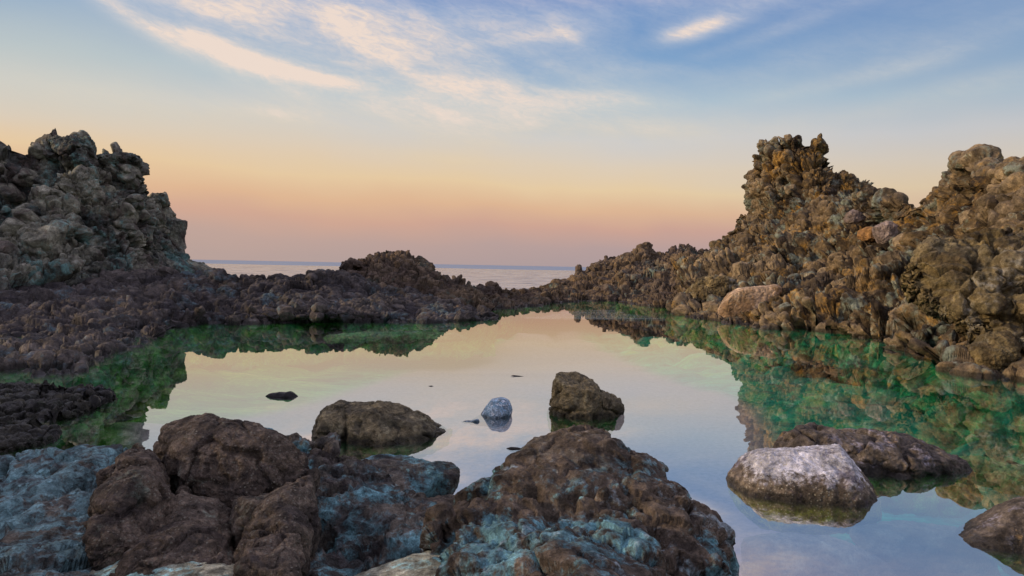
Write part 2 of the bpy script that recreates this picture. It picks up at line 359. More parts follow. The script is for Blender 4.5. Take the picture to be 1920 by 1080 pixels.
def disp_facet(layers, seed=0):
    def f(co, nr, ids):
        t_ = 0
        for k, (sc, am, ti, wp, sq) in enumerate(layers):
            v, r = facet(co, sc, am, ti, seed+k*11, wp, sq); t_ = t_+v
            if k == 0: ids = np.stack([r, ids[1]])
        return co + nr*np.asarray(t_)[:, None], ids
    return f
def faded(fn, nu, lo, hi, least=.3):
    """the same displacement, calmer towards one end of a bank"""
    def f(co, nr, ids):
        c2, i2 = fn(co, nr, ids); u = (np.arange(len(co)) % nu)/nu; w_ = 1-(1-least)*np.clip((u-lo)/(hi-lo), 0, 1)
        return co + (c2-co)*w_[:, None], i2
    return f
def disp_cuts(count, seed, depth=.10, soft=.75):
    """broken flat faces: the rock is sheared off along a few planes"""
    def f(co, nr, ids):
        rs = np.random.RandomState(seed); co = co.copy(); c = co.mean(0)
        for k in range(count):
            v = rs.normal(size=3)*np.array([.45, 1, .8]); v[1] = -abs(v[1])*.9; v[2] = abs(v[2]) if k % 3 else v[2]
            v /= np.linalg.norm(v); dd = (co-c)@v; h = dd.max()*(1-rs.uniform(.3, 1.0)*depth*2)
            co = co - (np.maximum(dd-h, 0)*soft)[:, None]*v
        return co, ids
    return f
def disp_crease(scale, amp, seed=0, sq=(1, 1, 1)):
    """narrow grooves along the walls between warped cells"""
    def f(co, nr, ids):
        q = co/scale*np.array(sq); q = q+.5*np.stack([fbm(q*1.2+k*31.7, 4, seed+k) for k in range(3)], 1)
        f1, f2, r = worley(q, seed); e = np.exp(-((f2-f1)/.09)**2)
        return co - nr*(e*amp*np.clip(fbm(q*.7+9, 2, seed+8)*3+.6, 0, 1) + (r-.5)*amp*-.5)[:, None], ids
    return f
def grid_faces(nu, nv, wrap=False):
    a = np.arange(nu*nv).reshape(nv, nu)
    if wrap: b = np.roll(a, -1, 1); q = np.stack([a[:-1], b[:-1], b[1:], a[1:]], -1)
    else: q = np.stack([a[:-1, :-1], a[:-1, 1:], a[1:, 1:], a[1:, :-1]], -1)
    return q.reshape(-1, 4)
def smooth1(a, s):
    if s < .5: return a
    k = np.arange(-int(3*s), int(3*s)+1); g = np.exp(-k*k/(2*s*s)); g /= g.sum(); r = len(k)//2
    ap = np.pad(a, (r, r), mode='reflect', reflect_type='odd') if len(a) > r+1 else np.pad(a, (r, r), mode='edge')
    return np.convolve(ap, g, 'valid')

def ridge(name, mat, crest, rails, nu, nvs, passes, back=(1.6, -1.0), rail_smooth=.04, foot_under=.7, lower=0.0, parent=None):
    """a bank of rock lofted from the waterline over the rails to the crest and down the far side.
    crest: (px, py, D) in order;  rails: from the foot up, each a list of (px, py, D) sorted by px (D None = on the water)"""
    C_ = np.array(crest, float)
    seg = np.hypot(np.hypot(np.diff(C_[:, 0]), np.diff(C_[:, 1])), np.diff(C_[:, 2])*8); s = np.concatenate([[0], np.cumsum(seg)]); s /= s[-1]
    u = np.linspace(0, 1, nu)
    cx, cy, cD = (np.interp(u, s, C_[:, i]) for i in range(3))
    cw = np.array([P(a, b+lower, c) for a, b, c in zip(cx, cy, cD)])
    sx = smooth1(cx, nu*rail_smooth); sx = np.maximum.accumulate(sx); sx = smooth1(sx, nu*.01)
    rw = []
    for R in rails:
        R = [(a, b, c if c is not None else Wt(a, b)[1]/U) for a, b, c in R]; R = np.array(R, float)
        ry_, rD = np.interp(sx, R[:, 0], R[:, 1]), np.interp(sx, R[:, 0], R[:, 2])
        rw.append(np.array([P(a, b, c) for a, b, c in zip(sx, ry_, rD)]))
    foot = rw[0]; inward = foot[:, :2] - (rw[1] if len(rw) > 1 else cw)[:, :2]; L = np.linalg.norm(inward, axis=1, keepdims=True)+1e-6
    sub = foot.copy(); sub[:, :2] += inward/L*1.2; sub[:, 2] = -foot_under - .1
    up = np.stack([smooth1(cw[:, 0], nu*.02), smooth1(cw[:, 1], nu*.02)], 1); outw = up/np.linalg.norm(up, axis=1, keepdims=True)
    b1 = cw.copy(); b1[:, :2] = cw[:, :2] + outw*back[0]*.45; b1[:, 2] = cw[:, 2] - np.maximum(.12, (cw[:, 2]+1)*.22)
    b2 = cw.copy(); b2[:, :2] = up + outw*back[0]*1.5; b2[:, 2] = back[1]
    K = [sub] + rw + [cw, b1, b2]
    rows = []
    for k in range(len(K)-1):
        p0 = K[max(k-1, 0)]; p1 = K[k]; p2 = K[k+1]; p3 = K[min(k+2, len(K)-1)]
        m_ = nvs[k] if k < len(nvs) else nvs[-1]
        for t_ in np.linspace(0, 1, m_, endpoint=(k == len(K)-2)):
            tt, t3 = t_*t_, t_**3; te = .45
            h = (2*t3-3*tt+1)*p1 + (t3-2*tt+t_)*te*(p2-p0) + (-2*t3+3*tt)*p2 + (t3-tt)*te*(p3-p1)
            rows.append(h)
    V = np.array(rows); nv = len(V)
    return mesh_obj(name, V.reshape(-1, 3), grid_faces(nu, nv), mat, passes, parent, (nu, nv), 6)

def blob(name, mat, outline, D, front, backt, passes, slope=0.0, y0=None, nt=300, nr=170, power=2.0, sm=1.5, centre=None, parent=None):
    """a rock with the traced outline, its own distance and real thickness in front and behind;
    slope: how much nearer (camera heights) each picture row lower lies"""
    O = np.array(outline, float); O = np.vstack([O, O[:1]])
    s = np.concatenate([[0], np.cumsum(np.hypot(*np.diff(O, axis=0).T))]); s /= s[-1]
    u = np.linspace(0, 1, nt, endpoint=False)
    ox, oy = np.interp(u, s, O[:, 0]), np.interp(u, s, O[:, 1])
    def cs_(a):
        k = np.arange(-12, 13); g = np.exp(-k*k/(2*sm*sm)); g /= g.sum()
        return np.convolve(np.concatenate([a[-12:], a, a[:12]]), g, 'valid')
    if sm > .3: ox, oy = cs_(ox), cs_(oy)
    y0 = oy.min() if y0 is None else y0
    Dp = lambda y: D - (y-y0)*slope
    W_ = np.array([P(a, b, Dp(b)) for a, b in zip(ox, oy)])
    cx, cy = (ox.mean(), oy.mean()) if centre is None else centre
    c = P(cx, cy, Dp(cy))
    e1 = P(cx+30, cy, Dp(cy))-c; e2 = P(cx, cy-30, Dp(cy-30))-c
    nrm = np.cross(e1, e2); nrm /= np.linalg.norm(nrm)
    if np.dot(nrm, np.array([0, 0, U])-c) < 0: nrm = -nrm
    m_ = nr if nr % 2 else nr+1
    gx_, gy_ = np.meshgrid(np.linspace(-1, 1, m_), np.linspace(-1, 1, m_)); a_, b_ = gx_.ravel(), gy_.ravel()
    rr = np.maximum(np.abs(a_), np.abs(b_)); rs_ = np.where(rr > 0, rr, 1)
    p_, q_ = a_/rs_, b_/rs_                          # where the ray leaves the square
    per = np.where(q_ <= -1+1e-9, p_+1, np.where(p_ >= 1-1e-9, 3+q_, np.where(q_ >= 1-1e-9, 5-p_, 7-q_))) / 8.0
    uu = np.append(u, 1.0); Wc = np.vstack([W_, W_[:1]])
    Wq = np.stack([np.interp((per+.06) % 1.0, uu, Wc[:, k]) for k in range(3)], 1)
    an = rr*math.pi/2
    rad = np.sin(an)**(2.0/power); hg = np.maximum(np.cos(an), 0)**(2.0/power)
    Vf = c + (Wq-c)*rad[:, None] + nrm*(hg*front*U)[:, None]
    Vb = c + (Wq-c)*rad[:, None] - nrm*(hg*backt*U)[:, None]
    idx = np.arange(m_*m_); rim_ = rr > 1-1e-9
    bi = np.cumsum(~rim_)-1+m_*m_; bidx = np.where(rim_, idx, bi)
    V = np.vstack([Vf, Vb[~rim_]])
    g_ = grid_faces(m_, m_); F_ = np.vstack([g_, bidx[g_][:, ::-1]])
    e_a = V[g_[0][1]]-V[g_[0][0]]; e_b = V[g_[0][3]]-V[g_[0][0]]
    mid_ = g_[len(g_)//2 + m_//2]
    if np.dot(np.cross(V[mid_[1]]-V[mid_[0]], V[mid_[3]]-V[mid_[0]]), nrm) < 0: F_ = F_[:, ::-1]
    o = mesh_obj(name, V, F_, mat, passes, parent, (m_, m_), max(2, m_//70))
    return o

# ------------------------------------------------------------------ setting: sea, sea bed, pool
def plane_obj(name, pts, z, mat):
    me = bpy.data.meshes.new(name); me.from_pydata([(x, y, z) for x, y in pts], [], [tuple(range(len(pts)))]); me.materials.append(mat)
    o = bpy.data.objects.new(name, me); COL.objects.link(o); return tag(o, kind='structure')

mt = bpy.data.materials.new('sea_water'); mt.use_nodes = True; n = N(mt.node_tree)
pos = n.new('ShaderNodeNewGeometry').outputs['Position']; ps = n.sep(pos)
near = n.noise(n.vm('MULTIPLY', pos, (.30, .9, 1)), .8, 6, .62, .5); farn = n.noise(n.vm('MULTIPLY', pos, (.01, .05, 1)), 1.0, 5, .6)
bp = n.new('ShaderNodeBump'); bp.inputs['Strength'].default_value = 1; bp.inputs['Distance'].default_value = .30; n.put(bp.inputs['Height'], near)
gl = n.new('ShaderNodeBsdfGlossy'); gl.inputs['Roughness'].default_value = .10; n.link(bp.outputs[0], gl.inputs['Normal'])
ruf = n.rng(n.m('ADD', ps[1], n.m('MULTIPLY', farn, 160)), 380, 440, 0, 1)
gl2 = n.new('ShaderNodeBsdfGlossy'); gl2.inputs['Roughness'].default_value = .35; gl2.inputs['Color'].default_value = (.40, .50, .66, 1)
df = n.new('ShaderNodeBsdfDiffuse'); df.inputs['Color'].default_value = (.05, .12, .2, 1)
n.put(gl.inputs['Color'], (.93, .93, .97, 1))
wv = n.rng(near, .36, .52, .0, 1)
n.put(gl.inputs['Color'], n.mix(wv, (.40, .43, .50, 1), (1.0, .98, .93, 1)))
m1 = n.new('ShaderNodeMixShader'); n.put(m1.inputs[0], n.m('MULTIPLY', ruf, .85)); n.link(gl.outputs[0], m1.inputs[1]); n.link(gl2.outputs[0], m1.inputs[2])
m2 = n.new('ShaderNodeMixShader'); m2.inputs[0].default_value = .08; n.link(m1.outputs[0], m2.inputs[1]); n.link(df.outputs[0], m2.inputs[2])
n.link(m2.outputs[0], n.new('ShaderNodeOutputMaterial').inputs[0])
SEA = mt
B = 30000
plane_obj('sea', [(-B, 24), (B, 24), (B, B), (-B, B)], -.35, mt)

# sea bed sheet reaching far, rough and algae-grown inside the pool
mt = bpy.data.materials.new('pool_bed'); mt.use_nodes = True; n = N(mt.node_tree)
pos = n.new('ShaderNodeNewGeometry').outputs['Position']; ps = n.sep(pos)
a = n.noise(n.vm('MULTIPLY', pos, (.55, 1.0, 1)), .9, 8, .68, 1.2); b_ = n.noise(n.vm('MULTIPLY', pos, (.5, 1.6, 1)), 2.6, 7, .68, .8); f_ = n.noise(pos, 14, 6, .7)
em = n.ramp(a, [(.33, (.002,.08,.06,1)), (.41, (.002,.26,.17,1)), (.49, (.003,.44,.27,1)), (.57, (.010,.60,.28,1)), (.67, (.12,.70,.16,1))])
ol = n.ramp(a, [(.34, (.01,.09,.01,1)), (.45, (.05,.34,.02,1)), (.55, (.16,.58,.03,1)), (.66, (.42,.70,.06,1))])
c = n.mix(n.rng(n.m('ADD', ps[0], n.m('MULTIPLY', a, 5)), -3.6, 3.0, 0, 1), ol, em)
yy = n.m('DIVIDE', ps[1], 25.0)
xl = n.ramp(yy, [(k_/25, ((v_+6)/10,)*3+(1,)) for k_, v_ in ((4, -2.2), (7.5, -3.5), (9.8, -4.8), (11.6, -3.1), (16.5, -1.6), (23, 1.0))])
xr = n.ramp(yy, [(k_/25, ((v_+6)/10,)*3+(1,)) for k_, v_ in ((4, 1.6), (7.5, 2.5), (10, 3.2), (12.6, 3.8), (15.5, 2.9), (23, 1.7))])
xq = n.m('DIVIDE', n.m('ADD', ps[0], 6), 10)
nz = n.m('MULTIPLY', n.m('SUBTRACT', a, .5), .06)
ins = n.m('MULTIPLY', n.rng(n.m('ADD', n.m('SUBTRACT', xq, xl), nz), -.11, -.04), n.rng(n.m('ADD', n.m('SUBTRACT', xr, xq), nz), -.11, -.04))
c = n.mix(n.m('MULTIPLY', ins, .97), c, (.46, .39, .41, 1))  # pale patch painted under the mirrored sky to brighten its reflection
c = n.mix(n.m('MULTIPLY', n.rng(n.m('ADD', ps[1], n.m('MULTIPLY', b_, 2)), 5.2, 4.2, 0, .8), n.rng(ps[0], -2.4, -1.2)), c, (.55, .56, .58, 1))  # near floor painted pale as well, lifting the weaker sky reflection there
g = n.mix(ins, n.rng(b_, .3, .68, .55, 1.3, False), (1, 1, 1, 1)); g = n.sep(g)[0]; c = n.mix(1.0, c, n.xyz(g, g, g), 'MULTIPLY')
g = n.rng(f_, .3, .68, .75, 1.3, False); c = n.mix(1.0, c, n.xyz(g, g, g), 'MULTIPLY')
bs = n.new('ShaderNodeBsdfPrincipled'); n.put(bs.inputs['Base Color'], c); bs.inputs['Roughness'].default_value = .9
bp = n.new('ShaderNodeBump'); bp.inputs['Distance'].default_value = .05; n.put(bp.inputs['Height'], n.m('ADD', b_, n.m('MULTIPLY', f_, .4))); n.link(bp.outputs[0], bs.inputs['Normal'])
n.link(bs.outputs[0], n.new('ShaderNodeOutputMaterial').inputs[0])
gx = np.linspace(-26, 30, 330); gy = np.linspace(-9, 42, 330)
X, Y = np.meshgrid(gx, gy); V = np.stack([X, Y, np.full_like(X, -.95)], -1).reshape(-1, 3)
pv, _ = pillow(V*np.array([1, 1.3, 1]), 1.5, .45, 5); deep = np.clip(1.5-np.hypot((V[:, 0]+.3)/4.5, (V[:, 1]-10)/9.5), 0, 1)
V[:, 2] += (pv*.8 + fbm(V/3.0, 4, 9)*.45)*(1-.92*np.clip(deep*2, 0, 1)) - .15*deep
edge = np.minimum.reduce([V[:, 0]+26, 30-V[:, 0], V[:, 1]+9, 42-V[:, 1]]); V[:, 2] = np.where(edge < 2, V[:, 2]-(2-edge)*1.5, V[:, 2])
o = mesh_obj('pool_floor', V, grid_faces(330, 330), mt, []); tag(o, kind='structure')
mt2 = bpy.data.materials.new('deep_bed'); mt2.use_nodes = True; n = N(mt2.node_tree); pos = n.new('ShaderNodeNewGeometry').outputs['Position']
bs = n.new('ShaderNodeBsdfDiffuse'); n.put(bs.inputs[0], n.mix(n.noise(pos, .2, 6), (.02,.035,.035,1), (.05,.07,.06,1))); n.link(bs.outputs[0], n.new('ShaderNodeOutputMaterial').inputs[0])
plane_obj('sea_bed', [(-B, -B), (B, -B), (B, B), (-B, B)], -4.0, mt2)

# pool water
mt = bpy.data.materials.new('pool_water'); mt.use_nodes = True; n = N(mt.node_tree)
pos = n.new('ShaderNodeNewGeometry').outputs['Position']
lw = n.new('ShaderNodeLayerWeight'); lw.inputs['Blend'].default_value = .5
R_ = n.ramp(lw.outputs['Facing'], [(0, (.02,)*3+(1,)), (.3, (.05,)*3+(1,)), (.50, (.18,)*3+(1,)), (.58, (.50,)*3+(1,)), (.66, (.58,)*3+(1,)), (.80, (.58,)*3+(1,)), (.92, (.66,)*3+(1,)), (1, (.92,)*3+(1,))])
gl = n.new('ShaderNodeBsdfGlossy'); gl.inputs['Roughness'].default_value = .0; gl.inputs['Color'].default_value = (.97, .96, .98, 1)
tr = n.new('ShaderNodeBsdfTransparent'); tr.inputs['Color'].default_value = (.94, 1.0, .97, 1)
bp = n.new('ShaderNodeBump'); bp.inputs['Distance'].default_value = .0007; n.put(bp.inputs['Height'], n.noise(n.vm('MULTIPLY', pos, (.6, 1, 1)), 1.6, 3, .5)); n.link(bp.outputs[0], gl.inputs['Normal'])
ms = n.new('ShaderNodeMixShader'); n.put(ms.inputs[0], R_); n.link(tr.outputs[0], ms.inputs[1]); n.link(gl.outputs[0], ms.inputs[2])
n.link(ms.outputs[0], n.new('ShaderNodeOutputMaterial').inputs[0])
POOL = mt

# ------------------------------------------------------------------ the rock walls round the pool
SHORE_CREST = [(-420,505,9.5),(-200,500,12),(0,500,12.6),(200,500,12.9),(355,498,13),(385,503,12.9),(410,500,12.9),(424,503,12.9),(440,505,12.9),(475,500,12.9),(500,503,13),(525,500,13.2),(560,501,13.4),(600,500,13.8),(640,501,14.3),(680,515,14.8),(760,535,15),(840,560,15),(900,575,14.5),(935,590,13.2)]
SHORE_FOOT = [(-420,770,None),(0,698,None),(100,694,None),(170,684,None),(215,662,None),(290,636,None),(318,616,None),(400,608,None),(600,604,None),(860,604,None),(925,599,None),(960,596,None)]
CRAG_CREST = [(-420,330,10.5),(-260,296,12),(-120,262,13),(-40,268,13.5),(0,265,14),(30,272,14),(66,277,14),(72,258,14.2),(90,249,14.3),(125,253,14.3),(152,253,14.3),(163,263,14.4),(167,285,14.4),(178,293,14.5),(200,291),(235,285),(254,291,15),(253,300,15),(243,308),(262,320,15.4),(274,335),(280,362,15.8),(286,377),(291,366,16),(303,362),(304,377,16),(300,385,16),(312,398,16.3),(330,410,16.5),(343,413,16.8),(341,435,16.8),(338,455,16.9),(343,468),(354,474,17),(357,492,17),(372,505,17.2),(400,520,17.5)]
MOUND_CREST = [(560,530,15.8),(640,505,16.3),(649,484,16.4),(672,488,16.5),(684,492,16.6),(690,484,17),(705,474,17.2),(722,469,17.2),(742,468,17.2),(762,471,17.2),(778,478,17.2),(790,484,17.2),(800,490,17.2),(812,494,17.2),(816,502,17.2),(830,510),(850,517,17.5),(868,523,17.8),(885,529),(900,534,18),(925,537),(950,541,18.8),(985,544,20),(1005,542,21.5),(1030,537,23)]
RIDGE_CREST = [(960,548,21),(985,545,21.5),(1005,541,22.5),(1030,530,24),(1056,520,25.5),(1064,514,26),(1077,508,26),(1081,498),(1090,499),(1096,500),(1104,492),(1115,482),(1132,477),(1150,479),(1168,474),(1184,470),(1195,460),(1210,457),(1230,464),(1247,466),(1252,456),(1270,453),(1290,457),(1305,463),(1322,460),(1340,464,26),(1370,462,26),(1420,470,26)]
RIGHT_CREST = [(1270,520,24.5),(1300,488,25),(1322,472,25),(1345,460,25),(1352,448),(1366,438,25),(1376,430),(1386,418,24.6),(1381,402,24.5),(1392,392),(1402,392),(1406,378,24.2),(1410,345),(1419,325),(1420,300),(1426,270,24),(1440,266),(1470,266),(1478,257),(1495,252),(1510,260),(1520,258),(1535,257),(1540,272),(1549,290),(1559,310),(1568,320,23),(1585,327,22),(1600,340,21),(1620,356,19.5),(1640,372,18),(1655,388,16.8),(1672,390,16),(1690,384,15.5),(1715,374,15),(1735,366),(1745,352,14.5),(1762,334),(1785,314,14),(1802,308),(1812,320,13.5),(1822,308),(1836,299,13),(1848,308),(1857,334,11.8),(1866,336,11.5),(1876,322),(1890,312,11),(1920,312,10.5),(2000,318,9.5),(2150,322,8),(2400,345,7)]
def fill(c):
    out = []; last = None
    for i, p in enumerate(c):
        if len(p) == 3: out.append(p)
        else:
            j = next(k for k in range(i, len(c)) if len(c[k]) == 3); out.append((p[0], p[1], (out[-1][2]+c[j][2])/2))
    return out
SHORE_CREST, CRAG_CREST, MOUND_CREST, RIDGE_CREST, RIGHT_CREST = map(fill, (SHORE_CREST, CRAG_CREST, MOUND_CREST, RIDGE_CREST, RIGHT_CREST))

crag = ridge('lava_crag', M['left'], CRAG_CREST,
      [[(-420,700,8.0),(-100,600,9.4),(0,575,10.6),(120,545,11.8),(250,525,13),(350,515,15),(420,518,16.3)],
       [(-420,560,9.2),(-100,500,10.9),(0,480,11.6),(120,478,12.4),(250,480,13.6),(350,488,15.6),(420,512,16.8)],
       [(-420,430,10.0),(-100,370,12.2),(0,365,12.9),(120,370,13.2),(250,385,14.3),(320,440,15.9),(360,486,16.6),(420,510,17)]],
      760, [24, 60, 150, 150, 40, 14], [faded(f_, 760, .72, .86, .35) for f_ in [disp_noise(3.5, .5, 3, 4), disp_noise(1.3, .22, 4, 4),
      disp_pillow([(1.10, .30, .5, (1, 1, 1.3), .4), (.46, .17, .45, (1, 1, 1.25), .5)], 21, .5), disp_facet([(1.5, .36, .38, .45, (1, 1, 1.2)), (.55, .15, .17, .4, (1, 1, 1.3))], 210), disp_noise(.35, .10, 9, 6, .66), disp_noise(.14, .045, 39, 3, .6)]], rail_smooth=.035, lower=4)
tag(crag, 'tall jumbled crag of rounded grey-green lava stones rising at the left side of the pool', 'crag')

shore = ridge('cobbled_shore', M['shore'], SHORE_CREST,
      [SHORE_FOOT,
       [(-420,690,7.6),(0,640,7.8),(120,630,8.2),(215,620,8.7),(290,604,9.6),(400,585,11.0),(600,580,11.2),(860,588,12.6),(935,593,12.9)],
       [(-420,580,8.8),(0,560,10.2),(200,545,11.3),(400,535,12.2),(600,540,12.7),(760,560,13.4),(860,575,13.6),(935,591,13.1)]],
      900, [14, 60, 90, 60, 40, 12], [disp_noise(2.2, .16, 5, 4), disp_pillow([(.60, .13, .35, (1, 1, 1.2), .4), (.27, .045, .3, (1, 1, 1), .5)], 41, .3), disp_facet([(1.5, .20, .14, .5, (1, 1, 1.6)), (.45, .06, .08, .4, (1, 1, 1.3))], 410), disp_noise(.25, .05, 9, 5, .65)], back=(1.5, -1.0), rail_smooth=.02, lower=11)
tag(shore, 'low dark bank of purple-brown cobble-like lava along the left water edge', 'rocky shore')

mound = ridge('rocky_mound', M['mound'], MOUND_CREST,
      [[(560,596,12.6),(700,598,12.7),(860,594,13.2),(925,580,15.5),(1000,573,None),(1040,569,None)],
       [(560,565,13.5),(700,560,14),(800,560,14.5),(860,566,15),(925,565,17),(1000,560,18.8),(1040,556,20.5)],
       [(560,540,15),(700,518,15.6),(760,510,15.8),(860,538,16.4),(925,550,17.6),(1000,550,19.5),(1040,545,22)]],
      620, [10, 40, 60, 60, 30, 10], [disp_noise(2.0, .2, 6, 4), disp_pillow([(.70, .13, .4, (1, 1, 1.2), .4), (.33, .07, .4, (1, 1, 1), .5)], 61, .4), disp_facet([(.9, .22, .22, .45, (1, 1, 1.3)), (.36, .10, .12, .4, (1, 1, 1.2))], 610), disp_noise(.3, .06, 9, 5, .65)], rail_smooth=.02, lower=7)
tag(mound, 'brown rocky mound dipping to the low gap in front of the sea', 'mound')

rdg = ridge('rocky_ridge', M['ridge'], RIDGE_CREST,
      [[(960,575,None),(1000,571,None),(1060,566,None),(1150,564,None),(1240,577,None),(1300,597,None),(1420,610,None)],
       [(960,562,19),(1060,553,21.5),(1150,545,22),(1240,552,20.5),(1300,560,18),(1420,560,17)],
       [(960,555,20),(1060,536,23.5),(1150,512,24),(1240,508,23.5),(1300,510,23),(1420,500,22)]],
      640, [10, 40, 70, 60, 30, 10], [disp_noise(2.4, .3, 7, 4), disp_pillow([(1.0, .20, .45, (1, 1, 1.2), .4), (.45, .12, .4, (1, 1, 1), .5)], 81, .4), disp_facet([(1.4, .24, .24, .45, (1, 1, 1.2)), (.5, .11, .12, .4, (1, 1, 1.2))], 810), disp_noise(.4, .10, 9, 5, .65)], rail_smooth=.02, lower=8)
tag(rdg, 'low lumpy brown ridge sloping down to the sea gap left of the tower', 'ridge')

RIGHT_FOOT = [(1230,576,None),(1300,598,None),(1440,613,None),(1560,626,None),(1640,641,None),(1700,660,None),(1760,690,None),(1850,713,None),(1920,727,None),(2100,790,None),(2400,900,None)]
right = ridge('lava_tower', M['right'], RIGHT_CREST,
      [RIGHT_FOOT,
       [(1230,560,19.5),(1300,562,16.5),(1440,562,13.2),(1600,588,11.1),(1760,628,9.0),(1850,650,8.0),(1920,662,7.4),(2400,780,5)],
       [(1230,530,22.5),(1300,515,21),(1440,490,18),(1500,490,16.8),(1600,500,14.6),(1700,495,12.6),(1800,505,10.4),(1920,500,8.4),(2400,560,5.6)],
       [(1230,520,24),(1300,500,24),(1400,440,22.3),(1480,390,21.5),(1560,400,19),(1640,425,16.2),(1720,425,13.8),(1800,400,12),(1920,385,9.5),(2400,430,6.2)]],
      1150, [34, 70, 110, 110, 130, 40, 14], [faded(f_, 1150, .50, .72, .55) for f_ in [disp_noise(4.0, .5, 8, 4), disp_noise(1.4, .30, 14, 4),
      disp_pillow([(1.35, .48, .45, (1, 1, 1.25), .38), (.56, .26, .40, (1, 1, 1.2), .42)], 101, .45, (1.1, .22, (.5, .5, 2.0), 1.5)), disp_facet([(2.1, .36, .34, .4, (1, 1, 1.1)), (.85, .14, .18, .35, (.85, .85, 1.3))], 1010), disp_noise(.35, .075, 19, 5, .6), disp_noise(.13, .028, 29, 3, .6)]], rail_smooth=.022, lower=4)
tag(right, 'ochre lava wall with a square-topped tower rising from the right bank', 'crag')

# pool water sheet, its rim hidden under the banks
def gxy(lst, lo, hi, k=0.0):
    r = []
    for p in lst:
        if lo <= p[0] <= hi:
            q = P(p[0], p[1], p[2]-k); r.append((q[0], q[1]))
    return r
rim = gxy(SHORE_CREST, -420, 640, .7)
rim = [(-16, -8)] + [(-14.5, 6)] + rim + gxy(MOUND_CREST, 690, 985, 1.6) + gxy(RIDGE_CREST, 1056, 1300, 1.2) + gxy(RIGHT_CREST, 1500, 2000, 2.0) + [(14, 8), (16, -8)]
plane_obj('pool_water', rim, 0.0, POOL)

# ------------------------------------------------------------------ stones set in the walls
def round_stone(name, mat, seed, sub=4, sq=(1, .85, .75), amp=.22):
    import bmesh
    bm = bmesh.new(); bmesh.ops.create_icosphere(bm, subdivisions=sub, radius=1.0)
    me = bpy.data.meshes.new(name); bm.to_mesh(me); bm.free()
    co = np.empty(len(me.vertices)*3, np.float32); me.vertices.foreach_get('co', co); co = co.reshape(-1, 3)
    nr = co.copy(); q = co + seed*9.1
    r = 1 + amp*fbm(q*.9, 3, seed)*1.6 + amp*.7*fbm(q*2.6, 6, seed+5, .62)
    rs = np.random.RandomState(seed)
    co = co*r[:, None]
    for k in range(14):                     # broken faces
        v = rs.normal(size=3); v /= np.linalg.norm(v); h = rs.uniform(.60, .92); dd = co@v
        co = co - np.maximum(dd-h, 0)[:, None]*v*.85
    co *= np.array(sq)
    me.vertices.foreach_set('co', co.ravel()); me.update()
    a = me.attributes.new('stone', 'FLOAT_COLOR', 'POINT'); cc = np.ones((len(co), 4), np.float32); cc[:, 0] = rs.rand(); cc[:, 1] = rs.uniform(.3, 1); a.data.foreach_set('color', cc.ravel())
    me.polygons.foreach_set('use_smooth', np.ones(len(me.polygons), bool)); me.materials.append(mat)
    return me
def scatter(host, mat, count, size, cols, rows, nu, group, label, name, seed, embed=.25, cat='stone'):
    rs = random.Random(seed)
    meshes = [round_stone(name, mat, seed*10+k, 4, (1, rs.uniform(.7, .95), rs.uniform(.6, .85))) for k in range(7)]
    me = host.data; done = 0
    while done < count:
        cidx = int(rs.uniform(*cols)*nu); ridx = int(rs.uniform(*rows)); v = me.vertices[ridx*nu+cidx]
        p = v.co; 
        if p.z < .12: continue
        D = p.y; s = rs.uniform(*size)
        o = bpy.data.objects.new(name, meshes[rs.randrange(7)]); COL.objects.link(o)
        o.location = p - v.normal*s*embed
        o.rotation_euler = (rs.uniform(-.5, .5), rs.uniform(-.5, .5), rs.uniform(0, 6.28)); o.scale = (s, s, s)
        hi = 'high' if ridx > rows[0]+(rows[1]-rows[0])*.62 else ('halfway up' if ridx > rows[0]+(rows[1]-rows[0])*.30 else 'low down')
        side = 'left' if cidx < nu*(cols[0]+(cols[1]-cols[0])*.33) else ('middle' if cidx < nu*(cols[0]+(cols[1]-cols[0])*.66) else 'right')
        big = 'large' if s > size[0]+(size[1]-size[0])*.5 else 'small'
        tag(o, '%s %s, %s in its %s part' % (big, label, hi, side), cat, group); done += 1
scatter(crag, M['left'], 60, (.18, .46), (.25, .80), (100, 325), 760, 'stones bedded in the left crag', 'grey-green stone in the left crag', 'lava_stone', 1, .6)
scatter(shore, M['shore'], 50, (.14, .30), (.12, .95), (30, 215), 900, 'cobbles of the left bank', 'dark cobble in the low left bank', 'cobble', 2, .55)
scatter(mound, M['mound'], 30, (.14, .32), (.1, .85), (30, 165), 620, 'stones on the brown mound', 'brown stone on the mound by the sea gap', 'lava_stone', 3, .5)
scatter(rdg, M['ridge'], 35, (.22, .48), (.15, .9), (30, 175), 640, 'stones on the low ridge', 'brown stone in the ridge left of the tower', 'lava_stone', 4, .45)
scatter(right, M['right'], 60, (.16, .42), (.04, .78), (120, 430), 1150, 'stones bedded in the right wall', 'ochre stone in the right wall', 'lava_stone', 5, .6)

def single(name, mat, px, py, D, r, sq, seed, label, cat='stone', rot=(0, 0, 0), amp=.22):
    me = round_stone(name, mat, seed, 5, sq, amp); o = bpy.data.objects.new(name, me); COL.objects.link(o)
    o.location = Vector(P(px, py, D)); o.scale = (r, r, r); o.rotation_euler = rot
    return tag(o, label, cat)

# ------------------------------------------------------------------ rocks standing in the pool
def rp(coarse=.10, fine=.03, seed=0, big=.5, pil=None, cuts=7):
    L = [disp_noise(big, coarse, seed, 3), disp_noise(big*.35, coarse*.45, seed+3, 4, .55)]
    if pil: L.append(disp_crease(pil[0]*1.5, pil[1]*1.5, seed+9, (1, 1, 1.3)))
    if cuts: L.insert(1, disp_cuts(cuts, seed+2))
    L.append(disp_noise(.09, fine, seed+5, 4, .6)); return L
def rock(name, mat, outline, D, fr, bk, passes, label, cat='rock', **kw):
    return tag(blob(name, M[mat], outline, D, fr, bk, passes, **kw), label, cat)

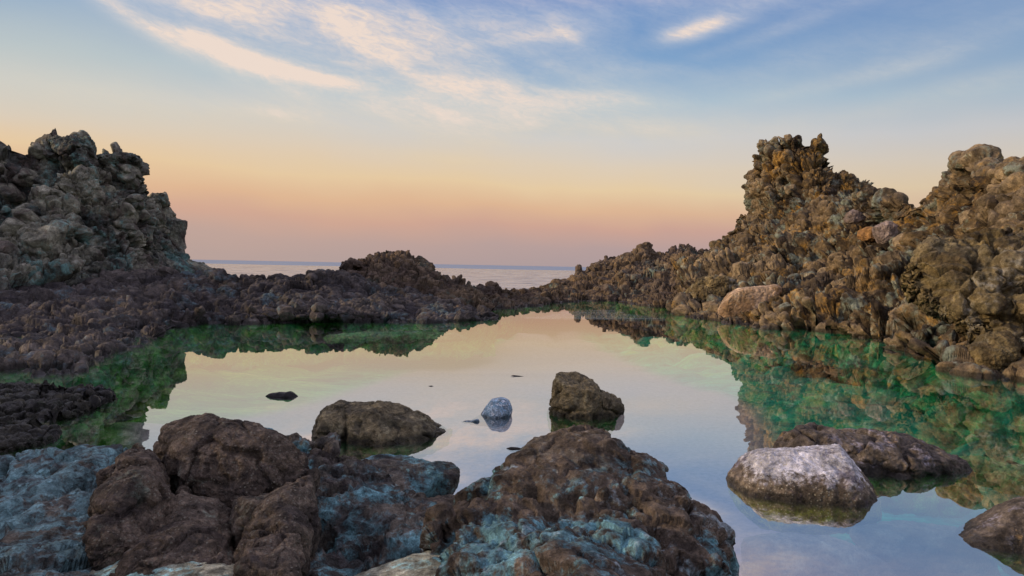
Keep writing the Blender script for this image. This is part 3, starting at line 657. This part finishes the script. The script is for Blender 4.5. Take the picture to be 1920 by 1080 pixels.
rock('standing_rock', 'stand', [(640,760),(662,758),(700,755),(726,757),(755,768),(790,782),(820,800),(843,813),(852,822),(835,838),(800,856),(740,868),(680,866),(640,858),(636,800)], 4.05, .33, .35, rp(.07,.02,1,pil=(.22,.03)), 'long humped brown rock tapering right to a point, standing in the pool', 'boulder')
rock('standing_rock', 'stand', [(593,805),(597,778),(610,758),(634,750),(655,757),(664,775),(664,850),(640,862),(605,858),(593,835)], 4.0, .28, .35, rp(.05,.02,2,pil=(.22,.02)), 'small upright brown rock with a rounded top, left neighbour touching the long humped rock', 'boulder')
rock('standing_rock', 'stand', [(1031,790),(1031,758),(1037,728),(1046,704),(1063,695),(1086,697),(1106,706),(1119,722),(1128,736),(1146,742),(1166,750),(1173,762),(1168,775),(1152,790),(1140,808),(1100,822),(1055,822),(1034,810)], 4.7, .30, .38, rp(.07,.035,3,pil=(.28,.045),cuts=12), 'tall brown boulder with a knobby right shoulder standing alone in mid pool', 'boulder')
rock('long_rock', 'purple', [(1458,850),(1480,825),(1518,808),(1552,803),(1592,811),(1620,815),(1662,816),(1702,821),(1752,833),(1800,855),(1825,878),(1831,903),(1826,935),(1780,955),(1650,955),(1500,930)], 3.55, .30, .42, rp(.06,.03,4,pil=(.3,.04),cuts=10), 'long low purple-brown rock lying in the pool behind the whitish rock', 'boulder')
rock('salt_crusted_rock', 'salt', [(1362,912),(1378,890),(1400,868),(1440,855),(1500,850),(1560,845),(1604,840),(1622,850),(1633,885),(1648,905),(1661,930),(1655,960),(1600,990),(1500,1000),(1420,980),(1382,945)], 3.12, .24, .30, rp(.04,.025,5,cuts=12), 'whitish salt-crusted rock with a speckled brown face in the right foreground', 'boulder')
rock('blue_stone', 'blue', [(878,793),(898,782),(910,764),(922,749),(940,744),(955,750),(961,766),(959,780),(948,797),(925,801),(906,797)], 4.55, .12, .14, rp(.012,.006,6,.2,cuts=0), 'small rounded blue stone with white streaks, half sunk in mid pool', 'stone', nt=120, nr=40)
rock('blue_stone_tip', 'blue', [(864,791),(872,789),(884,789),(897,785),(900,791),(886,793),(870,794)], 4.33, .02, .03, [disp_noise(.1,.006,2)], 'tiny blue rock tip just breaking the surface left of the blue stone', 'stone', nt=80, nr=16)
rock('dark_stone', 'black', [(497,743),(507,736),(522,735),(534,736),(546,733),(556,737),(561,743),(553,750),(530,750),(510,749)], 5.02, .05, .05, rp(.015,.006,7,.3), 'flat black stone barely above the water, far left of the humped rock', 'stone', nt=120, nr=30)
rock('floating_leaf', 'black', [(948,841),(958,838),(972,839),(981,842),(970,847),(958,848)], 3.70, .012, .02, [], 'small flat dark bit floating in front of the blue stone', 'leaf', nt=60, nr=12)
tw = rock('twig', 'black', [(957,704),(962,703.2),(975,704.6),(984,706),(975,707),(962,705)], 6.15, .01, .015, [], 'thin dark twig floating beyond the blue stone', 'twig', nt=60, nr=10, sm=.3)
rock('floating_leaf', 'black', [(803,724),(808,722.8),(813,724),(808,725.2)], 5.56, .01, .012, [], 'tiny dark speck of leaf floating behind the humped rock', 'leaf', nt=40, nr=8, sm=.3)
rock('corner_rock', 'purple', [(1814,1024),(1835,1010),(1860,999),(1890,984),(1925,962),(1990,938),(2080,945),(2140,1100),(2000,1150),(1930,1110),(1880,1062),(1845,1038)], 2.50, .08, .3, rp(.03,.015,8), 'smooth purple-brown rock wedge at the right bottom corner of the picture', 'boulder')
rock('small_rock', 'teal', [(436,822),(446,806),(460,803),(478,804),(492,810),(510,820),(524,832),(540,838),(540,870),(440,870)], 3.35, .15, .2, rp(.03,.02,9,.3), 'small teal rock peeping from behind the brown dome-shaped boulder', 'boulder')
rock('sunk_slab', 'under', [(592,636),(620,626),(700,622),(800,622),(868,626),(880,634),(840,642),(700,645),(610,645)], 10.4, .14, .2, rp(.05,.03,11,1.0), 'pale green slab lying under water below the left cobbled bank', 'slab')
rock('sunk_boulder', 'sunk', [(1395,1020),(1430,1008),(1500,1008),(1580,1018),(1650,1050),(1700,1085),(1650,1140),(1450,1140),(1390,1080)], 2.62, .10, .2, rp(.04,.02,12,.6), 'big smooth pale boulder lying sunk beneath the clear water of the near pool', 'boulder')
rock('sunk_boulder', 'sunk', [(1600,1000),(1700,985),(1800,1000),(1860,1040),(1870,1090),(1750,1110),(1640,1060)], 2.8, .08, .2, rp(.04,.02,13,.5), 'smaller pale boulder lying sunk in front of the corner rock', 'boulder')
rock('sunk_slab', 'under', [(1800,868),(1850,860),(1930,880),(1990,900),(1960,930),(1880,925),(1820,900)], 4.2, .1, .2, rp(.05,.03,14,.6), 'yellow-green slab under water right of the long purple-brown rock', 'slab')

# notable stones in the walls
rock('cap_rock', 'left', [(68,268),(74,256),(90,249),(125,252),(158,254),(163,268),(168,292),(180,312),(150,322),(118,304),(80,292)], 13.9, .30, .5, rp(.25,.06,50,1.0,pil=(.7,.18)), 'big dark overhanging cap rock on the very top of the left crag', 'cap rock')
rock('ledge_rock', 'left', [(178,298),(194,291),(215,288),(236,285),(256,292),(253,302),(236,310),(215,316),(186,308)], 14.6, .3, .5, rp(.18,.05,51,.8,pil=(.5,.1)), 'flat dark ledge stone jutting right just below the top of the left crag', 'ledge')
rock('spike_stone', 'left', [(276,384),(284,374),(291,362),(303,361),(305,372),(301,388),(288,396)], 15.9, .15, .3, rp(.08,.03,52,.5), 'small dark spike of stone poking up on the right edge of the left crag', 'stone')
rock('wedge_stone', 'left', [(262,392),(290,394),(312,400),(328,410),(343,413),(341,434),(337,452),(343,470),(322,478),(300,444)], 16.1, .25, .6, rp(.12,.03,53,.9,cuts=5), 'dark angular wedge stone overhanging at the right foot of the left crag', 'stone')
rock('block_stone', 'mound', [(648,500),(649,485),(656,482),(668,486),(677,490),(680,504)], 16.3, .2, .3, rp(.08,.03,54,.4), 'square brown block on the left shoulder of the mound', 'stone', nr=90)
rock('round_stone', 'mound', [(792,502),(793,492),(800,489),(811,493),(816,501),(808,507)], 17.1, .15, .2, rp(.05,.03,55,.3), 'dark round stone at the right shoulder of the mound', 'stone', nr=90)
rock('upright_stone', 'ridge', [(1079,512),(1080,500),(1083,496),(1088,497),(1091,503),(1093,512)], 25.6, .2, .3, rp(.08,.03,56,.5), 'small pointed upright stone where the ridge meets the sea gap', 'stone', nr=80)
rock('orange_stone', 'orange', [(1617,442),(1618,430),(1626,425),(1638,427),(1644,438),(1642,450),(1630,453),(1620,451)], 14.9, .30, .4, rp(.08,.03,57,.5), 'rusty orange round stone in the slope below the saddle', 'stone', nr=90)
rock('pale_stone', 'pink', [(1588,412),(1592,396),(1602,391),(1616,398),(1626,408),(1620,416),(1604,420),(1592,420)], 16.6, .15, .4, rp(.10,.03,58,.6), 'pale pinkish angular stone in the slope below the tower', 'stone', nr=110)
rock('purple_stone', 'pink', [(1644,424),(1662,414),(1680,420),(1684,440),(1676,456),(1655,458),(1646,444)], 14.0, .15, .4, rp(.10,.03,59,.7), 'mauve rounded stone right of the orange stone', 'stone', nr=110)
rock('tan_slab', 'tan', [(1345,600),(1356,575),(1372,552),(1392,541),(1430,537),(1462,533),(1464,546),(1450,562),(1446,585),(1434,602),(1385,608)], 13.35, .12, .5, rp(.07,.03,60,1.2,cuts=5), 'smooth tan and rust slab leaning at the foot of the right wall', 'slab', power=4.0, sm=.8)
rock('bulging_boulder', 'bulge', [(1700,500),(1730,470),(1790,445),(1850,428),(1920,405),(2010,400),(2110,480),(2090,640),(1960,650),(1880,640),(1820,605),(1765,570),(1715,540)], 9.4, .30, .6, rp(.20,.03,61,1.6,pil=(1.1,.14),cuts=5)+[disp_pillow([(.9,.14,.5,(1,1,1.3),.35)],601,.6), disp_facet([(1.3,.10,.10,.4,(1,1,1.3))], 611), disp_noise(.2,.03,71,4,.6)], 'huge bulging boulder with grey top and mossy ochre underside at the right edge', 'boulder', slope=.0082, nt=420, nr=300)
rock('lumpy_boulder', 'bulge', [(1812,660),(1822,645),(1845,640),(1862,622),(1890,620),(1912,640),(1905,665),(1885,690),(1850,700),(1818,690)], 7.05, .22, .3, rp(.12,.04,62,.6,pil=(.4,.08)), 'knobby ochre boulder low on the right bank under the huge boulder', 'boulder')
rock('dark_outcrop', 'bulge', [(1292,585),(1296,545),(1310,520),(1345,512),(1380,520),(1384,545),(1368,560),(1352,585),(1335,602)], 15.4, .4, .6, rp(.2,.06,63,1.0,pil=(.8,.12)), 'brown hump of rock between the tan slab and the low ridge', 'outcrop')

# low dark reefs at the left
LOW = [([(-160,742),(-60,722),(40,716),(110,726),(170,736),(200,748),(180,765),(120,785),(0,800),(-160,812)], 5.2, .0150, 'dark weedy reef rock at the left edge, farthest of the low reefs'),
       ([(-200,812),(-80,792),(20,786),(70,796),(108,812),(90,828),(20,846),(-120,862)], 4.05, .0100, 'dark weedy reef rock at the left edge, nearest of the low reefs'),
       ([(120,738),(150,730),(190,731),(208,737),(200,746),(150,748)], 5.0, .0150, 'small dark reef rock tip at the outer end of the left reefs')]
for k, (ol_, D_, sl_, lb) in enumerate(LOW):
    rock('reef_rock', 'dark', ol_, D_, .035, .12, rp(.05,.05,20+k,.4,pil=(.22,.09))+[disp_pillow([(.22,.05,.5,(1,1,1),.4)],300+k,.7)], lb, 'reef', slope=sl_)

# ------------------------------------------------------------------ foreground rocks
rock('lichen_slab', 'slab', [(-200,935),(-60,905),(0,886),(60,868),(120,856),(180,850),(245,849),(275,870),(260,930),(240,1000),(220,1080),(200,1230),(-100,1290),(-330,1150)], 2.95, .10, .45, rp(.05,.03,30,.55,cuts=0,pil=(.4,.04))+[disp_facet([(.45,.04,.05,.4,(1,1,1.3)),(.15,.012,.015,.3,(1,1,1))], 96)], 'broad gently sloping slab mottled blue-teal and tan at the lower left', 'slab', slope=.0043, nt=420, nr=260, power=3.0)
rock('blue_mottled_bedrock', 'teal', [(400,900),(470,860),(520,842),(560,836),(600,832),(640,842),(672,856),(710,880),(780,930),(850,990),(880,1100),(760,1280),(300,1300),(260,1150),(330,1000)], 2.95, .05, .5, rp(.07,.05,31,.5,cuts=0,pil=(.38,.08))+[disp_facet([(.45,.04,.05,.4,(1,1,1.3)),(.15,.012,.015,.3,(1,1,1))], 97)], 'blue-mottled rough bedrock in the hollow between the two big foreground boulders', 'bedrock', slope=.0037, nt=420, nr=260, power=3.0)
rock('rock_spit', 'teal', [(620,880),(660,865),(700,857),(760,858),(800,864),(818,873),(832,868),(850,867),(866,880),(852,897),(822,905),(802,922),(786,938),(740,955),(660,960),(600,920)], 3.0, .05, .25, rp(.03,.02,32,.35,cuts=0), 'low knobbly spit of rock with white flecks pointing right into the water', 'boulder', slope=.0035)
rock('wedge_rock', 'brown', [(715,1010),(735,975),(765,952),(820,935),(852,932),(895,930),(925,925),(900,975),(850,1020),(830,1050),(770,1070),(720,1050)], 2.62, .06, .3, rp(.03,.015,33,.4), 'brown wedge of rock between the spit and the big mottled boulder', 'boulder', slope=.0030)
rock('mottled_boulder', 'centre', [(800,1150),(795,1070),(812,1016),(840,973),(872,946),(920,919),(960,902),(1000,872),(1048,840),(1085,829),(1130,829),(1160,843),(1188,865),(1225,872),(1245,886),(1250,904),(1246,920),(1290,938),(1303,965),(1348,972),(1374,998),(1387,1030),(1388,1090),(1370,1200),(1150,1330),(880,1330)], 2.55, .12, .5, rp(.05,.025,34,.6,pil=(.30,.035),cuts=3)+[disp_facet([(.5,.05,.07,.4,(1,1,1.3)),(.16,.014,.018,.3,(1,1,1))], 91), disp_noise(.18,.02,90,5,.65)], 'big peaked foreground boulder, brown on top and mottled teal below, right of centre', 'boulder', slope=.0028, nt=520, nr=340, power=2.4, centre=(1080,1050))
rock('dome_boulder', 'brown', [(266,858),(278,832),(305,812),(350,798),(385,795),(420,804),(455,808),(500,818),(540,832),(575,852),(592,880),(577,906),(540,922),(480,944),(425,956),(385,944),(345,930),(315,905),(288,880)], 2.62, .14, .35, rp(.045,.014,35,.5)+[disp_crease(.40,.035,77,(1,1,1.2)), disp_facet([(.34,.022,.034,.4,(1,1,1.2)),(.11,.005,.006,.3,(1,1,1))], 92), disp_noise(.05,.008,92,3,.6)], 'smooth brown dome-shaped boulder, topmost of the cracked group in the left foreground', 'boulder', slope=.0022, nt=420, nr=260)
rock('cracked_boulder', 'brown', [(200,895),(225,868),(262,855),(296,868),(318,896),(334,930),(330,965),(300,1010),(262,1050),(215,1075),(165,1075),(160,1030),(178,960)], 2.45, .15, .35, rp(.05,.014,36,.4)+[disp_crease(.40,.035,77,(1,1,1.2)), disp_facet([(.34,.022,.034,.4,(1,1,1.2)),(.11,.007,.009,.3,(1,1,1))], 93), disp_noise(.05,.008,93,3,.6)], 'bulging brown boulder at the left side of the cracked group, below the dome', 'boulder', slope=.0032, nt=420, nr=260)
rock('cracked_boulder', 'brown', [(345,930),(385,944),(427,958),(438,1000),(437,1060),(425,1110),(300,1130),(200,1120),(215,1060),(275,1020),(316,985),(332,945)], 2.32, .10, .35, rp(.03,.014,37,.4)+[disp_crease(.40,.035,77,(1,1,1.2)), disp_facet([(.34,.022,.034,.4,(1,1,1.2)),(.11,.007,.009,.3,(1,1,1))], 94), disp_noise(.05,.008,94,3,.6)], 'squat brown boulder in the middle below the dome, cracks on both sides', 'boulder', slope=.0034, nt=420, nr=260)
rock('cracked_boulder', 'brown', [(432,960),(480,946),(545,922),(580,913),(588,950),(584,1000),(575,1060),(560,1130),(450,1140),(440,1070),(440,1010)], 2.33, .10, .35, rp(.03,.014,38,.4)+[disp_crease(.40,.035,77,(1,1,1.2)), disp_facet([(.34,.022,.034,.4,(1,1,1.2)),(.11,.007,.009,.3,(1,1,1))], 95), disp_noise(.05,.008,95,3,.6)], 'squarish brown boulder at the right side below the dome', 'boulder', slope=.0034, nt=420, nr=260)
rock('pale_slab', 'pale', [(155,1095),(200,1064),(250,1051),(310,1047),(370,1056),(430,1066),(495,1088),(520,1180),(320,1230),(120,1180)], 1.93, .07, .3, rp(.02,.012,39,.4), 'pale greenish rounded slab at the bottom edge below the cracked brown group', 'slab', slope=.0028)
rock('pale_slab', 'pale', [(640,1095),(720,1064),(770,1045),(805,1036),(850,1045),(905,1064),(965,1090),(1000,1180),(800,1240),(620,1180)], 1.98, .05, .3, rp(.02,.012,40,.4), 'pale teal slab at the bottom edge below the wedge rock', 'slab', slope=.0028)

# rough rock ground under and behind the camera
gx = np.linspace(-9, 9, 200); gy = np.linspace(-8, 1.7, 120); X, Y = np.meshgrid(gx, gy)
V = np.stack([X, Y, np.full_like(X, .12)], -1).reshape(-1, 3); pv, _ = pillow(V, .8, .22, 55, .4)
V[:, 2] += pv + fbm(V/2, 4, 3)*.25 - .25*np.clip(V[:, 1]-.6, 0, 1)*1.2 - np.clip(V[:, 0]-1.0, 0, 3)*np.clip(V[:, 1]+1.0, 0, 1)*.5
o = mesh_obj('near_shore', V, grid_faces(200, 120), M['teal'], []); tag(o, kind='structure')

# unseen rise added at the left to keep low light off the near rocks
gx = np.linspace(-34, -10.5, 150); gy = np.linspace(-16, 9.5, 150); X, Y = np.meshgrid(gx, gy)
V = np.stack([X, Y, np.zeros_like(X)], -1).reshape(-1, 3)
h_ = np.clip((-10.5-V[:, 0])/5.0, 0, 1)*np.clip((9.5-V[:, 1])/3.0, 0, 1); h_ = h_*h_*(3-2*h_)
pv, _ = pillow(V, 1.3, .6, 65, .4); V[:, 2] = -1.0 + 6.0*h_ + pv*.8 + fbm(V/4, 5, 33)*1.2*h_
o = mesh_obj('added_shade_hill', V, grid_faces(150, 150), M['left'], []); tag(o, kind='structure')
